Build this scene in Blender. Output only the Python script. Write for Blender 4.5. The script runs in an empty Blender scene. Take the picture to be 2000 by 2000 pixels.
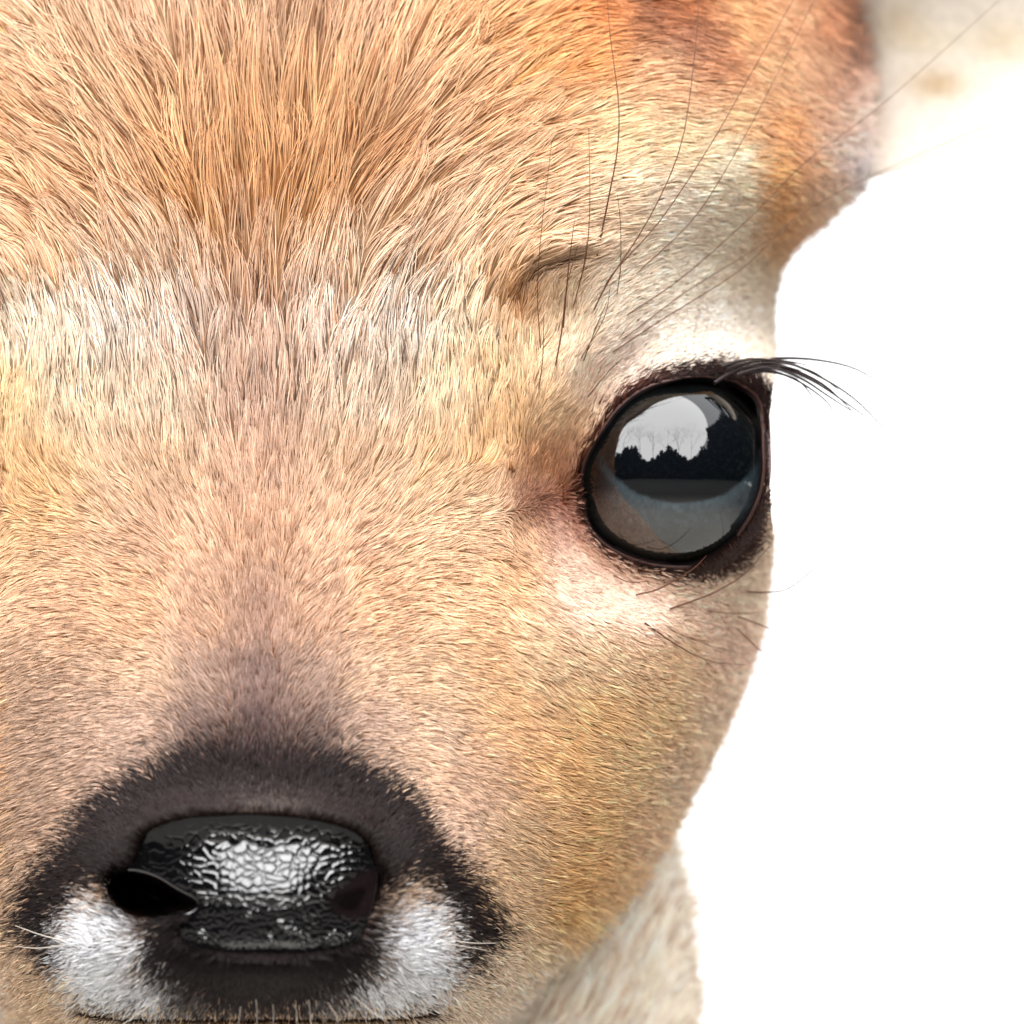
import bpy, math, random
import numpy as np
from mathutils import Vector, kdtree

# ------------------------------------------------------------------ camera, sky, sun
S = 0.00007            # metres per design unit (2000 units span the frame at the eye plane)
CAMD = 1.0             # camera distance to the plane through the brow
DPX = CAMD / S
scene = bpy.context.scene
C = scene.collection
cam = bpy.data.cameras.new('camera')
cam_ob = bpy.data.objects.new('camera', cam); C.objects.link(cam_ob)
cam_ob.location = (0, -CAMD, 0); cam_ob.rotation_euler = (math.radians(90), 0, 0)
cam.sensor_width = 36; cam.lens = 36 * CAMD / (2000 * S)
cam.clip_start = 0.05; cam.clip_end = 500
cam.dof.use_dof = True; cam.dof.focus_distance = CAMD - 60 * S; cam.dof.aperture_fstop = 14
scene.camera = cam_ob

SUN_EL, SUN_AZ = 54, -12      # elevation; azimuth measured from straight behind the camera, minus = picture left
world = bpy.data.worlds.new('World'); scene.world = world; world.use_nodes = True
nt = world.node_tree; nt.nodes.clear()
out = nt.nodes.new('ShaderNodeOutputWorld'); bg = nt.nodes.new('ShaderNodeBackground')
sky = nt.nodes.new('ShaderNodeTexSky'); sky.sky_type = 'NISHITA'; sky.sun_disc = False
sky.sun_elevation = math.radians(SUN_EL); sky.sun_rotation = math.radians(180 - SUN_AZ)
mixn = nt.nodes.new('ShaderNodeMix'); mixn.data_type = 'RGBA'
mixn.inputs[0].default_value = 0.93
mixn.inputs[7].default_value = (9.6, 9.65, 9.8, 1)       # even overcast cloud
nt.links.new(sky.outputs[0], mixn.inputs[6]); nt.links.new(mixn.outputs[2], bg.inputs[0])
bg.inputs[1].default_value = 0.12
nt.links.new(bg.outputs[0], out.inputs[0])
sun = bpy.data.lights.new('sun', 'SUN'); sun.energy = 5.0; sun.angle = math.radians(100); sun.color = (1, 0.992, 0.985)
sun_ob = bpy.data.objects.new('sun', sun); C.objects.link(sun_ob)
se, sa = math.radians(SUN_EL), math.radians(SUN_AZ)
sdir = Vector((math.sin(sa) * math.cos(se), -math.cos(sa) * math.cos(se), math.sin(se)))
sun_ob.rotation_euler = sdir.to_track_quat('Z', 'Y').to_euler()
scene.view_settings.view_transform = 'Standard'; scene.view_settings.look = 'None'
scene.view_settings.gamma = 1; scene.view_settings.exposure = 0.88
scene.render.engine = 'CYCLES'
cy = scene.cycles
cy.max_bounces = 5; cy.diffuse_bounces = 3; cy.glossy_bounces = 3; cy.transmission_bounces = 3; cy.transparent_max_bounces = 6
cy.use_denoising = True
cy.use_adaptive_sampling = False
cy.pixel_filter_type = 'BLACKMAN_HARRIS'
scene.cycles_curves.shape = 'RIBBONS'

rng = np.random.default_rng(7)
X0 = 505.0             # the face's own axis of symmetry

# ------------------------------------------------------------------ helpers
def world_pts(p):
    """(u right, v down, z toward the camera) in design units -> metres"""
    p = np.asarray(p, float)
    f = (DPX - p[..., 2]) / DPX
    return np.stack([(p[..., 0] - 1000) * f * S, -p[..., 2] * S, (1000 - p[..., 1]) * f * S], -1)

def lin(c):
    c = np.asarray(c, float) / 255.0
    return np.where(c <= 0.04045, c / 12.92, ((c + 0.055) / 1.055) ** 2.4)

def sstep(a, b, x):
    t = np.clip((np.asarray(x, float) - a) / (b - a), 0, 1)
    return t * t * (3 - 2 * t)

def curve1(pts):
    xs = np.array([p[0] for p in pts], float); ys = np.array([p[1] for p in pts], float)
    # smooth cubic through the points (finite-difference Hermite)
    m = np.gradient(ys, xs)
    def f(x):
        x = np.clip(np.asarray(x, float), xs[0], xs[-1])
        i = np.clip(np.searchsorted(xs, x) - 1, 0, len(xs) - 2)
        h = xs[i + 1] - xs[i]; t = (x - xs[i]) / h
        return ((2*t**3 - 3*t**2 + 1) * ys[i] + (t**3 - 2*t**2 + t) * h * m[i]
                + (-2*t**3 + 3*t**2) * ys[i + 1] + (t**3 - t**2) * h * m[i + 1])
    return f

def smax(a, b, k):
    h = np.clip(0.5 + 0.5 * (a - b) / k, 0, 1)
    return b * (1 - h) + a * h + k * h * (1 - h)

def hash2(ix, iy, s=0):
    h = np.sin(ix * 127.1 + iy * 311.7 + s * 74.7) * 43758.5453
    return h - np.floor(h)

def vnoise(x, y, s=0):
    ix, iy = np.floor(x), np.floor(y); fx, fy = x - ix, y - iy
    fx = fx * fx * (3 - 2 * fx); fy = fy * fy * (3 - 2 * fy)
    a = hash2(ix, iy, s); b = hash2(ix + 1, iy, s); c = hash2(ix, iy + 1, s); d = hash2(ix + 1, iy + 1, s)
    return (a * (1 - fx) + b * fx) * (1 - fy) + (c * (1 - fx) + d * fx) * fy

def fbm(x, y, s=0):
    return (vnoise(x, y, s) + 0.5 * vnoise(2*x, 2*y, s + 1) + 0.25 * vnoise(4*x, 4*y, s + 2)) / 1.75

def poly_sd(u, v, poly):
    """signed distance to a closed outline, negative inside"""
    u = np.asarray(u, float); v = np.asarray(v, float); shp = u.shape
    u = u.ravel(); v = v.ravel()
    best = np.full(u.shape, 1e18); inside = np.zeros(u.shape, bool)
    n = len(poly)
    for i in range(n):
        x1, y1 = poly[i]; x2, y2 = poly[(i + 1) % n]
        dx, dy = x2 - x1, y2 - y1
        t = np.clip(((u - x1) * dx + (v - y1) * dy) / (dx*dx + dy*dy + 1e-9), 0, 1)
        best = np.minimum(best, (u - x1 - t*dx)**2 + (v - y1 - t*dy)**2)
        c = ((y1 > v) != (y2 > v)) & (u < dx * (v - y1) / (dy if abs(dy) > 1e-9 else 1e-9) + x1)
        inside ^= c
    d = np.sqrt(best)
    return np.where(inside, -d, d).reshape(shp)

def smooth_closed(pts, n):
    p = np.array(pts, float); m = len(p); out = []
    for k in range(n):
        s = k * m / n; i = int(s); t = s - i
        a, b, c, d = p[(i - 1) % m], p[i % m], p[(i + 1) % m], p[(i + 2) % m]
        out.append(0.5 * (2*b + (c - a)*t + (2*a - 5*b + 4*c - d)*t*t + (3*b - a - 3*c + d)*t**3))
    return np.array(out)

def smooth_open(pts, n):
    p = np.array(pts, float)
    p = np.vstack([2*p[0] - p[1], p, 2*p[-1] - p[-2]]); m = len(p) - 3; out = []
    for k in range(n):
        s = k * m / (n - 1); i = min(int(s), m - 1); t = s - i
        a, b, c, d = p[i], p[i+1], p[i+2], p[i+3]
        out.append(0.5 * (2*b + (c - a)*t + (2*a - 5*b + 4*c - d)*t*t + (3*b - a - 3*c + d)*t**3))
    return np.array(out)

def link(name, data, parent=None):
    o = bpy.data.objects.new(name, data); C.objects.link(o)
    if parent is not None: o.parent = parent
    return o

def mesh_from(name, verts_px, faces, mat, parent=None, cols=None, smooth=True):
    me = bpy.data.meshes.new(name)
    W = world_pts(verts_px)
    me.from_pydata([], [], [])
    nv, nf = len(W), len(faces)
    faces = np.asarray(faces, np.int32); k = faces.shape[1]
    me.vertices.add(nv); me.vertices.foreach_set('co', W.ravel())
    me.loops.add(nf * k); me.loops.foreach_set('vertex_index', faces.ravel())
    me.polygons.add(nf)
    me.polygons.foreach_set('loop_start', np.arange(0, nf*k, k, dtype=np.int32))
    me.update(calc_edges=True); me.validate()
    if smooth: me.shade_smooth()
    if cols is not None:
        a = me.attributes.new('col', 'FLOAT_COLOR', 'POINT')
        c4 = np.ones((nv, 4), np.float32); c4[:, :3] = cols
        a.data.foreach_set('color', c4.ravel())
    me.materials.append(mat)
    return link(name, me, parent)

def grid_faces(nr, nc, wrap=False):
    r = np.arange(nr - 1)[:, None]; c = np.arange(nc if wrap else nc - 1)[None, :]
    c2 = (c + 1) % nc
    return np.stack([r*nc + c, (r+1)*nc + c, (r+1)*nc + c2, r*nc + c2], -1).reshape(-1, 4)

# ------------------------------------------------------------------ materials
def mat_attr(name, rough=0.6, spec=0.3, coat=0.0, coat_rough=0.1, noise=0.0, nscale=900, ior=1.45, bump=0.0, sheen=0.0):
    m = bpy.data.materials.new(name); m.use_nodes = True
    t = m.node_tree; b = t.nodes['Principled BSDF']
    a = t.nodes.new('ShaderNodeAttribute'); a.attribute_name = 'col'
    src = a.outputs['Color']
    if noise:
        tc = t.nodes.new('ShaderNodeTexCoord')
        n = t.nodes.new('ShaderNodeTexNoise'); n.inputs['Scale'].default_value = nscale; n.inputs['Detail'].default_value = 4
        t.links.new(tc.outputs['Object'], n.inputs['Vector'])
        mp = t.nodes.new('ShaderNodeMapRange'); mp.inputs[3].default_value = 1 - noise; mp.inputs[4].default_value = 1 + noise
        t.links.new(n.outputs[0], mp.inputs[0])
        vm = t.nodes.new('ShaderNodeVectorMath'); vm.operation = 'SCALE'
        t.links.new(src, vm.inputs[0]); t.links.new(mp.outputs[0], vm.inputs['Scale']); src = vm.outputs[0]
        if bump:
            bp = t.nodes.new('ShaderNodeBump'); bp.inputs['Strength'].default_value = bump; bp.inputs['Distance'].default_value = 0.0002
            t.links.new(n.outputs[0], bp.inputs['Height']); t.links.new(bp.outputs[0], b.inputs['Normal'])
    t.links.new(src, b.inputs['Base Color'])
    b.inputs['Roughness'].default_value = rough; b.inputs['Specular IOR Level'].default_value = spec
    b.inputs['Coat Weight'].default_value = coat; b.inputs['Coat Roughness'].default_value = coat_rough
    b.inputs['IOR'].default_value = ior; b.inputs['Coat IOR'].default_value = 1.5
    return m

M_skin = mat_attr('hide', 0.8, 0.1, noise=0.25, nscale=700)
M_hair = mat_attr('fur_hair', 0.5, 0.16)
M_lid = mat_attr('lid_skin', 0.45, 0.4, noise=0.4, nscale=1400, bump=0.35)
M_pad = mat_attr('wet_nose_leather', 0.5, 0.0, coat=1.0, coat_rough=0.07, noise=0.3, nscale=1600)
M_eye = mat_attr('eyeball', 0.5, 0.0, coat=1.0, coat_rough=0.03, noise=0.3, nscale=1500)
M_eye.node_tree.nodes['Principled BSDF'].inputs['Coat IOR'].default_value = 1.8
M_pad.node_tree.nodes['Principled BSDF'].inputs['Coat IOR'].default_value = 2.15
M_eye.node_tree.nodes['Principled BSDF'].inputs['Coat Tint'].default_value = (0.78, 0.92, 1.0, 1)
M_whisk = mat_attr('whisker_hair', 0.4, 0.3)

# ------------------------------------------------------------------ shape of the head
EYE = np.array([1302.0, 925.0, -205.0]); R_EYE = 198.0
eye_outline = smooth_closed([(1310,746),(1272,756),(1234,776),(1203,804),(1184,830),(1162,864),(1143,902),(1134,945),
    (1139,987),(1151,1026),(1173,1053),(1198,1072),(1234,1089),(1272,1100),(1313,1104),(1354,1100),(1395,1081),(1431,1053),
    (1458,1020),(1475,987),(1486,957),(1492,915),(1491,869),(1489,820),(1484,785),(1464,762),(1431,747),(1382,739),(1341,740)], 90)

sil = curve1([(-700,640),(-600,1050),(-450,1350),(-250,1560),(0,1660),(200,1692),(310,1698),(350,1688),(400,1640),(450,1580),(500,1534),(560,1513),
    (620,1509),(700,1514),(760,1507),(830,1501),(900,1500),(980,1504),(1060,1508),(1150,1499),(1210,1491),(1290,1468),
    (1380,1433),(1450,1401),(1530,1360),(1580,1333),(1640,1297),(1720,1246),(1790,1190),(1850,1130),(1920,1060),(2000,990),
    (2120,880),(2260,740),(2380,580),(2420,520)])
zfront = curve1([(-700,-900),(-500,-560),(-250,-300),(0,-130),(300,-10),(600,60),(900,110),(1100,150),(1300,200),(1500,235),(1700,240),(1900,215),(2100,120),(2300,-140),(2420,-520)])
zback = curve1([(-700,-1000),(300,-950),(900,-920),(1500,-800),(2000,-700),(2420,-560)])
zmuz = curve1([(700,-80),(900,50),(1100,160),(1300,250),(1480,310),(1600,345),(1700,372),(1800,362),(1900,325),(1980,270),(2040,170),(2150,20),(2420,-600)])
wmuz = curve1([(700,200),(1000,260),(1200,330),(1400,420),(1600,510),(1750,560),(1900,545),(2000,480),(2150,380),(2420,300)])

pad_outline = smooth_closed([(262,1668),(282,1625),(345,1598),(430,1589),(520,1588),(610,1597),(680,1615),(722,1645),(738,1690),
    (732,1745),(722,1790),(712,1822),(690,1850),(640,1866),(580,1874),(510,1876),(440,1872),(385,1858),(352,1836),
    (350,1808),(372,1790),(360,1786),(330,1768),(296,1752),(262,1730),(250,1700)], 110)
nostril_l = smooth_closed([(215,1722),(250,1702),(300,1712),(345,1738),(384,1762),(372,1779),(330,1790),(275,1792),(228,1770)], 48)
nostril_r = smooth_closed([(640,1755),(668,1725),(708,1700),(738,1698),(748,1730),(735,1772),(700,1800),(665,1795)], 48)

def mouth_v(u):
    return 1990 - 16 * sstep(240, 400, np.abs(u - X0))

def shell_z(u, v, R=None):
    R = R or R_EYE + 13
    r = np.hypot(u - EYE[0], v - EYE[1]); rc = R * 0.80
    zc = EYE[2] + np.sqrt(np.maximum(R*R - np.minimum(r, rc)**2, 0))
    right = sstep(0, 180, u - EYE[0])
    full = EYE[2] + np.sqrt(np.maximum(R*R - np.minimum(r, R)**2, 0))
    return (zc - np.maximum(r - rc, 0) * 0.75) * (1 - right) + full * right

pad_prof = curve1([(1540,420),(1590,416),(1645,408),(1690,409),(1740,410),(1790,411),(1850,408),(1900,398),(1960,372)])
def pad_z(u, v):
    sx = u - 525
    led = 46*np.exp(-(np.abs(sx)/100)**3)*sstep(1640, 1746, v)*sstep(2060, 1840, v)
    return pad_prof(v) - 60*(np.abs(u - 505)/250)**2.2 + led

furrow = smooth_open([(1000,640),(1008,590),(1030,550),(1070,522),(1125,506),(1175,500)], 24)
def brow_furrow(u, v):
    u = np.asarray(u, float); v = np.asarray(v, float)
    best = np.full(u.shape, 1e9); sg = np.ones(u.shape)
    for i in range(len(furrow) - 1):
        x1, y1 = furrow[i]; x2, y2 = furrow[i + 1]; dx, dy = x2 - x1, y2 - y1
        t = np.clip(((u - x1)*dx + (v - y1)*dy)/(dx*dx + dy*dy), 0, 1)
        d = np.hypot(u - x1 - t*dx, v - y1 - t*dy); k = d < best
        sg = np.where(k, np.sign(dx*(v - y1) - dy*(u - x1) + 1e-9), sg); best = np.minimum(best, d)
    return best*sg      # negative above and left of the furrow

def H(u, v, pad=False, soft=False):
    """height of the front of the face"""
    u = np.asarray(u, float); v = np.asarray(v, float)
    s = np.abs(u - X0); W = sil(v) - X0
    q = np.clip(1 - np.clip(s / W, 0, 1)**3.4, 0, 1)**(1/2.4)
    z = zback(v) + (zfront(v) - zback(v)) * q
    mz = zmuz(v) - 420 * (s / wmuz(v))**3
    mask = sstep(0.98, 0.8, s / W)
    z = z * (1 - mask) + smax(z, mz, 90) * mask
    # brow ridge, cheek bone, temple hollow
    z += 26 * np.exp(-(((s - 640)/150)**2 + ((v - 470)/120)**2))
    z -= 38 * np.exp(-(((s - 575)/70)**2 + ((v - 640)/90)**2))
    z += 30 * np.exp(-(((s - 560)/200)**2 + ((v - 1250)/120)**2))
    z -= 10 * np.exp(-(((s - 640)/90)**2 + ((v - 230)/110)**2))
    # furrow and tuft of the brow
    mu_ = X0 + s
    fr = brow_furrow(mu_, v)
    z -= 18*np.exp(-(fr/11)**2)*sstep(1185, 1120, mu_)*sstep(650, 590, v)
    z += 20*np.exp(-((fr + 34)/20)**2)*np.exp(-(((mu_ - 1080)/110)**2 + ((v - 500)/90)**2))
    # tear duct corner and crease below it
    z -= 30 * np.exp(-(((s - 545)/34)**2 + ((v - 1010)/38)**2))
    z -= 9 * np.exp(-(((s - 577)/12)**2 + ((v - 1105)/60)**2))
    # lids
    mu = np.where(u < X0, 2*X0 - u, u)
    near = (mu > 1000) & (v > 600) & (v < 1260)
    if near.any():
        d = poly_sd(mu[near], v[near], eye_outline)
        w = np.exp(-(np.maximum(d - 30, 0)/62)**2)
        zz = z[near]; sh = shell_z(mu[near], v[near])
        zz = zz * (1 - w) + sh * w
        zz = zz - 75 * sstep(6, -22, d)
        z[near] = zz
    # nose: a dome that rolls over at the top, wings round the nostrils
    sx = (u - 512)
    dome = 90 * np.exp(-((sx/215)**4 + ((v - 1735)/(np.where(v < 1735, 118, 190)))**2))
    z += dome*0.7
    for cx, a in ((205, 1), (805, 1)):
        z += 34 * np.exp(-(((u - cx)/85)**2 + ((v - 1665)/85)**2))
        z += 30 * np.exp(-(((u - cx - (20 if cx > 500 else -20))/90)**2 + ((v - 1880)/85)**2))
    if True:
        nr = (u > 100) & (u < 880) & (v > 1470) & (v < 2060)
        if nr.any():
            uu, vv = u[nr], v[nr]
            dl = poly_sd(uu, vv, nostril_l); dr = poly_sd(uu, vv, nostril_r)
            zz = z[nr]
            if pad:
                zz = pad_z(uu, vv)
                zz = zz - 150 * sstep(4, -34, dl) 
                pass
            else:
                dp = poly_sd(uu, vv, pad_outline)
                lip = np.exp(-(np.maximum(dp, 0)/(30 + 30*sstep(1790, 1860, vv)))**2)*(0.4 + 0.6*np.maximum(sstep(1800, 1755, vv), sstep(1800, 1860, vv)))
                zz = np.maximum(zz, zz*(1 - lip) + (pad_z(uu, vv) + 12)*lip)
                wi = sstep(-1, -14, dp)
                zz = zz*(1 - wi) + np.minimum(zz, pad_z(uu, vv) - 36*sstep(1880, 1820, vv) - 3)*wi
                zz = zz - 190 * sstep(14, -24, dl) - 75 * sstep(14, -30, dr) * (1 - wi) - 60*sstep(6, -42, dr)*wi
            z[nr] = zz
    # mouth slit and the chin set back under it
    mv = mouth_v(u); mm = sstep(400, 330, s)
    z -= mm * (28 * np.exp(-((v - mv)/8)**2) + 40 * sstep(mv, mv + 40, v))
    return z

# ------------------------------------------------------------------ colours, lie and length of the coat
CP = np.array([  # u, v, r, g, b  (sRGB look of the hair tips)
 (505,-60,228,188,150),(300,40,226,186,148),(505,60,224,180,140),(700,40,224,180,140),(0,60,224,188,150),(880,60,230,180,130),
 (505,200,216,166,118),(350,230,218,170,124),(660,220,216,166,116),(150,200,226,184,142),(0,250,224,178,132),(800,200,226,180,136),
 (505,340,210,156,104),(380,380,214,160,108),(620,380,212,158,106),(150,350,224,178,134),(820,340,226,184,142),(760,300,205,150,100),
 (505,500,222,178,138),(300,500,232,200,166),(700,500,232,200,166),(100,480,228,190,152),(900,450,236,202,166),
 (505,640,224,192,166),(350,640,236,212,190),(650,640,236,212,190),(220,640,244,228,206),(790,640,246,230,208),(80,640,242,222,194),(900,620,240,216,182),
 (505,780,208,176,152),(300,780,228,204,176),(720,780,228,204,176),(130,760,236,212,178),(880,760,236,210,174),(20,780,228,196,150),(960,740,226,194,150),
 (505,900,202,168,142),(300,900,216,184,152),(710,900,216,184,152),(880,900,222,190,150),(60,930,214,176,130),(950,880,216,178,132),
 (505,1050,192,156,128),(350,1050,216,180,150),(660,1050,216,180,150),(860,1040,228,194,158),(960,990,226,196,160),
 (505,1200,164,134,114),(400,1200,192,158,130),(610,1200,192,158,130),(750,1180,218,180,144),(880,1160,226,188,150),(250,1180,218,180,144),
 (505,1320,128,106,96),(400,1330,158,134,116),(610,1330,158,134,116),(720,1320,200,170,140),(850,1320,212,180,146),(290,1320,200,170,140),
 (505,1410,98,82,78),(380,1410,120,102,92),(630,1410,120,102,92),(740,1410,186,160,138),(270,1410,186,160,138),
 (850,1430,206,178,150),(960,1280,224,184,142),(1000,1400,220,176,130),(1060,1500,212,168,122),(950,1540,204,172,144),
 (920,1620,204,176,152),(1000,1640,196,164,126),(1010,1740,190,158,122),(1030,1830,200,170,134),(1000,1900,212,184,152),(960,1970,222,196,164),
 (1050,1290,228,194,154),(1150,1170,226,198,174),(1120,1100,226,196,172),(1250,1200,228,202,172),(1380,1200,230,204,170),(1470,1160,236,212,184),
 (1200,1290,226,198,154),(1320,1300,220,188,142),(1430,1280,234,204,170),(1180,1400,216,174,124),(1300,1400,224,186,138),(1400,1400,234,200,166),
 (1120,1500,216,172,120),(1240,1500,226,188,140),(1340,1520,234,200,164),(1180,1620,226,182,128),(1270,1640,234,194,154),
 (1150,1720,224,176,118),(1220,1730,226,180,132),(1120,1800,216,168,106),(1180,1810,230,190,140),(1080,1870,230,200,156),(1130,1920,242,224,202),
 (1100,1990,226,206,188),(1000,2040,226,206,184),(700,2040,224,196,160),(505,2040,210,180,150),(300,2040,224,196,160),
 (1000,820,214,178,132),(1050,700,228,200,160),(1010,580,196,150,102),(1090,560,216,188,152),(1130,650,236,214,182),(1080,800,218,184,142),
 (1060,900,186,136,96),(1030,970,140,92,68),(1075,985,150,104,88),(1100,1040,214,176,156),(1030,1050,206,170,134),(1000,1130,220,180,138),
 (1150,740,230,204,178),(1210,700,246,224,204),(1300,660,252,238,216),(1420,640,254,243,224),(1490,660,250,234,210),
 (1200,580,240,222,196),(1350,520,252,238,212),(1470,520,252,236,208),(1120,430,238,210,176),(1000,400,234,198,158),(1060,300,232,192,150),
 (960,220,232,188,142),(1200,380,246,222,188),(1330,400,252,238,214),(1200,260,244,216,172),(1330,280,250,228,186),(1440,330,252,230,190),(1455,440,244,222,188),
 (1050,100,228,176,120),(1150,110,222,166,110),(1180,30,206,146,94),(1260,20,150,104,78),(1340,70,158,112,88),(1410,130,190,140,104),(1300,140,214,178,140),
 (1330,10,178,118,74),(1450,40,218,162,110),(1500,140,228,176,128),(1450,230,230,184,134),(1540,250,220,154,98),(1520,340,208,146,82),(1530,420,206,144,80),
 (1560,440,222,170,126),(1620,385,236,196,160),(1640,240,220,168,128),(1690,190,214,176,150),(1600,340,214,156,110),(1590,130,228,178,134),(1682,40,92,56,44),(1672,-70,84,50,40),(1692,125,120,78,62),(1618,50,220,154,110),(1632,160,224,168,128),(1676,215,228,190,160),
 (1560,20,224,170,124),(1650,300,244,212,184),(1700,240,246,220,196),(1690,330,250,232,214),(1505,480,214,170,120),
], float)

def shepard(u, v, pts, vals, power=4, eps=48.0):
    u = np.asarray(u, float).ravel(); v = np.asarray(v, float).ravel()
    outv = np.zeros((len(u), vals.shape[1]))
    for i in range(0, len(u), 40000):
        a, b = u[i:i+40000], v[i:i+40000]
        d2 = (a[:, None] - pts[None, :, 0])**2 + (b[:, None] - pts[None, :, 1])**2 + eps*eps
        w = d2**(-power/2.0)
        outv[i:i+40000] = (w @ vals) / w.sum(1)[:, None]
    return outv

CPc = np.array([lin(r[2:]) for r in CP]) * np.array([1.10, 1.065, 1.07])
_u, _v = CP[:, 0], CP[:, 1]
_l = CPc.mean(1) > 0.16
CPc *= np.array([0.97, 1.0, 1.075])
CPc[(_u >= 1440) & (_v < 470) & _l] *= np.array([1.26, 1.42, 1.62])  # temple hair lightened in colour to make up for its dim light
CPc[(_u >= 1100) & (_u < 1440) & (_v < 470) & _l] *= np.array([1.12, 1.08, 1.06])
CPc[(_u < 960) & (_v > 540) & (_v < 800)] *= np.array([0.97, 0.985, 1.0])
CPc[(_u >= 1000) & (_v > 1180)] *= np.array([1.14, 1.19, 1.25])  # cheek and jaw lightened in colour against the shade on that side
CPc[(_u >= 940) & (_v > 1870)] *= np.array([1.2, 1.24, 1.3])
CPc[(_u < 950) & (_v < 450)] *= np.array([1.04, 1.09, 1.15])
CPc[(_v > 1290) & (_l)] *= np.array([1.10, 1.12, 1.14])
CPc[(_u > 290) & (_u < 720) & (_v > 590) & (_v < 1160)] *= np.array([1.0, 1.0, 0.98])
CPc[(_u > 1180) & (_u < 1460) & (_v > 1180) & (_v < 1330)] *= np.array([1.04, 0.97, 1.02])
CPc /= np.maximum(1, CPc.max(1, keepdims=True)/0.88)

muz_dark = smooth_closed([(505,1425),(610,1432),(700,1462),(780,1510),(850,1580),(895,1650),(945,1720),(985,1780),(1000,1815),(980,1855),
    (930,1915),(888,1905),(892,1850),(876,1790),(835,1748),(800,1740),(740,1790),(760,1850),(745,1930),(690,1992),(505,1998),(320,1992),(265,1930),
    (250,1850),(270,1790),(205,1745),(160,1752),(126,1795),(118,1850),(122,1905),(82,1915),(38,1860),(8,1815),(22,1770),(50,1700),(105,1620),(165,1555),
    (235,1505),(310,1462),(400,1432)], 120)
white_l = smooth_closed([(120,1800),(160,1762),(215,1762),(262,1795),(256,1850),(270,1900),(330,1958),(420,1984),(300,1990),(200,1984),(130,1955),(112,1905),(114,1850)], 60)
white_r = smooth_closed([(888,1860),(898,1905),(876,1954),(800,1984),(700,1990),(620,1984),(700,1955),(745,1900),(752,1850),(765,1790),(820,1752),(845,1758),(875,1800)], 60)

def coat(u, v):
    """colour of the hair tips, painted lift on dim sides included, at a place of the coat"""
    u = np.asarray(u, float); v = np.asarray(v, float)
    wob = (fbm(u/38, v/38, 3) - 0.5) * 40
    mu = np.where(u < 0, 2*X0 - u, u)
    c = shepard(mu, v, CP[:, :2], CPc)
    # dark mask of the muzzle
    near = (u > -60) & (u < 1080) & (v > 1330) & (v < 2060)
    if near.any():
        uu, vv = u[near], v[near]
        dd = poly_sd(uu, vv, muz_dark) + wob[near]
        edge = 34 + 90 * sstep(200, 0, np.abs(uu - X0)) * sstep(1560, 1430, vv)
        wd = sstep(edge*0.5, -edge*0.6, dd)[:, None]
        dark = lin((43, 37, 37))[None, :] * (0.75 + 0.6 * fbm(uu/45, vv/45, 9)[:, None])
        cc = c[near] * (1 - wd) + dark * wd
        wl = np.minimum(poly_sd(uu, vv, white_l), poly_sd(uu, vv, white_r)) + wob[near] * 1.2
        ww = sstep(24, -24, wl)[:, None] * (0.55 + 0.45 * sstep(110, 200, np.abs(uu - X0)))[:, None]
        spots = sstep(0.70, 0.78, vnoise(uu/17, vv/17, 21))[:, None] * 0.6
        wh = lin((246, 247, 251))[None, :]*1.0 * (1 - spots)
        cc = cc * (1 - ww) + wh * ww
        tf = (0.28*np.exp(-(((uu - 530)/85)**2 + ((vv - 1572)/14)**2)))[:, None]
        cc = cc*(1 - tf) + lin((150, 142, 135))[None, :]*tf
        pdk = (sstep(110, 10, poly_sd(uu, vv, pad_outline))*sstep(1740, 1800, vv)*0.8)[:, None]
        cc = cc*(1 - pdk) + lin((30, 26, 28))[None, :]*pdk
        nd = sstep(34, -6, poly_sd(uu, vv, nostril_l))[:, None]*0.9
        cc = cc*(1 - nd) + lin((18, 12, 13))[None, :]*nd
        lip = sstep(12, 3, np.abs(vv - mouth_v(uu)))[:, None] * sstep(400, 350, np.abs(uu - X0))[:, None]
        cc = cc * (1 - lip) + lin((44, 26, 26))[None, :] * lip
        c[near] = cc
    fr = brow_furrow(np.where(u < X0, 2*X0 - u, u), v)
    mq = np.where(u < X0, 2*X0 - u, u)
    wf = (0.5*np.exp(-(np.maximum(fr - 2, -fr - 2)/11)**2)*sstep(1185, 1110, mq)*sstep(650, 590, v))[:, None]  # crease shade put into the coat colour along the furrow
    c = c*(1 - wf) + lin((128, 82, 52))[None, :]*wf
    # dark rims round the eye
    mu2 = np.where(u < X0, 2*X0 - u, u)
    near = (mu2 > 1040) & (v > 640) & (v < 1230)
    if near.any():
        uu, vv = mu2[near], v[near]
        d = poly_sd(uu, vv, eye_outline)
        ang = np.arctan2(vv - EYE[1], uu - EYE[0])
        lowr = np.exp(-((ang - 0.85)/0.55)**2)              # lower outer rim is broad and dark
        wid = 18 + 50 * lowr + 34*np.exp(-((ang + 0.95)/0.6)**2) + 12*np.exp(-((ang + 1.9)/0.5)**2)
        w = sstep(wid, wid*0.7, d)[:, None]
        lf_ = sstep(0.3, -0.8, np.cos(ang))[:, None]
        rim = ((lin((42, 26, 22))[None, :]*(1 - lowr[:, None]) + lin((82, 58, 51))[None, :]*lowr[:, None])*(1 - lf_) + lin((104, 64, 50))[None, :]*lf_) * (1 - 0.35*lowr[:, None]) + np.zeros((len(uu), 3))
        rim = rim * sstep(-2, 14, d)[:, None] + lin((16, 10, 10))[None, :]
        c[near] = c[near] * (1 - w) + rim * w
    return c

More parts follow.
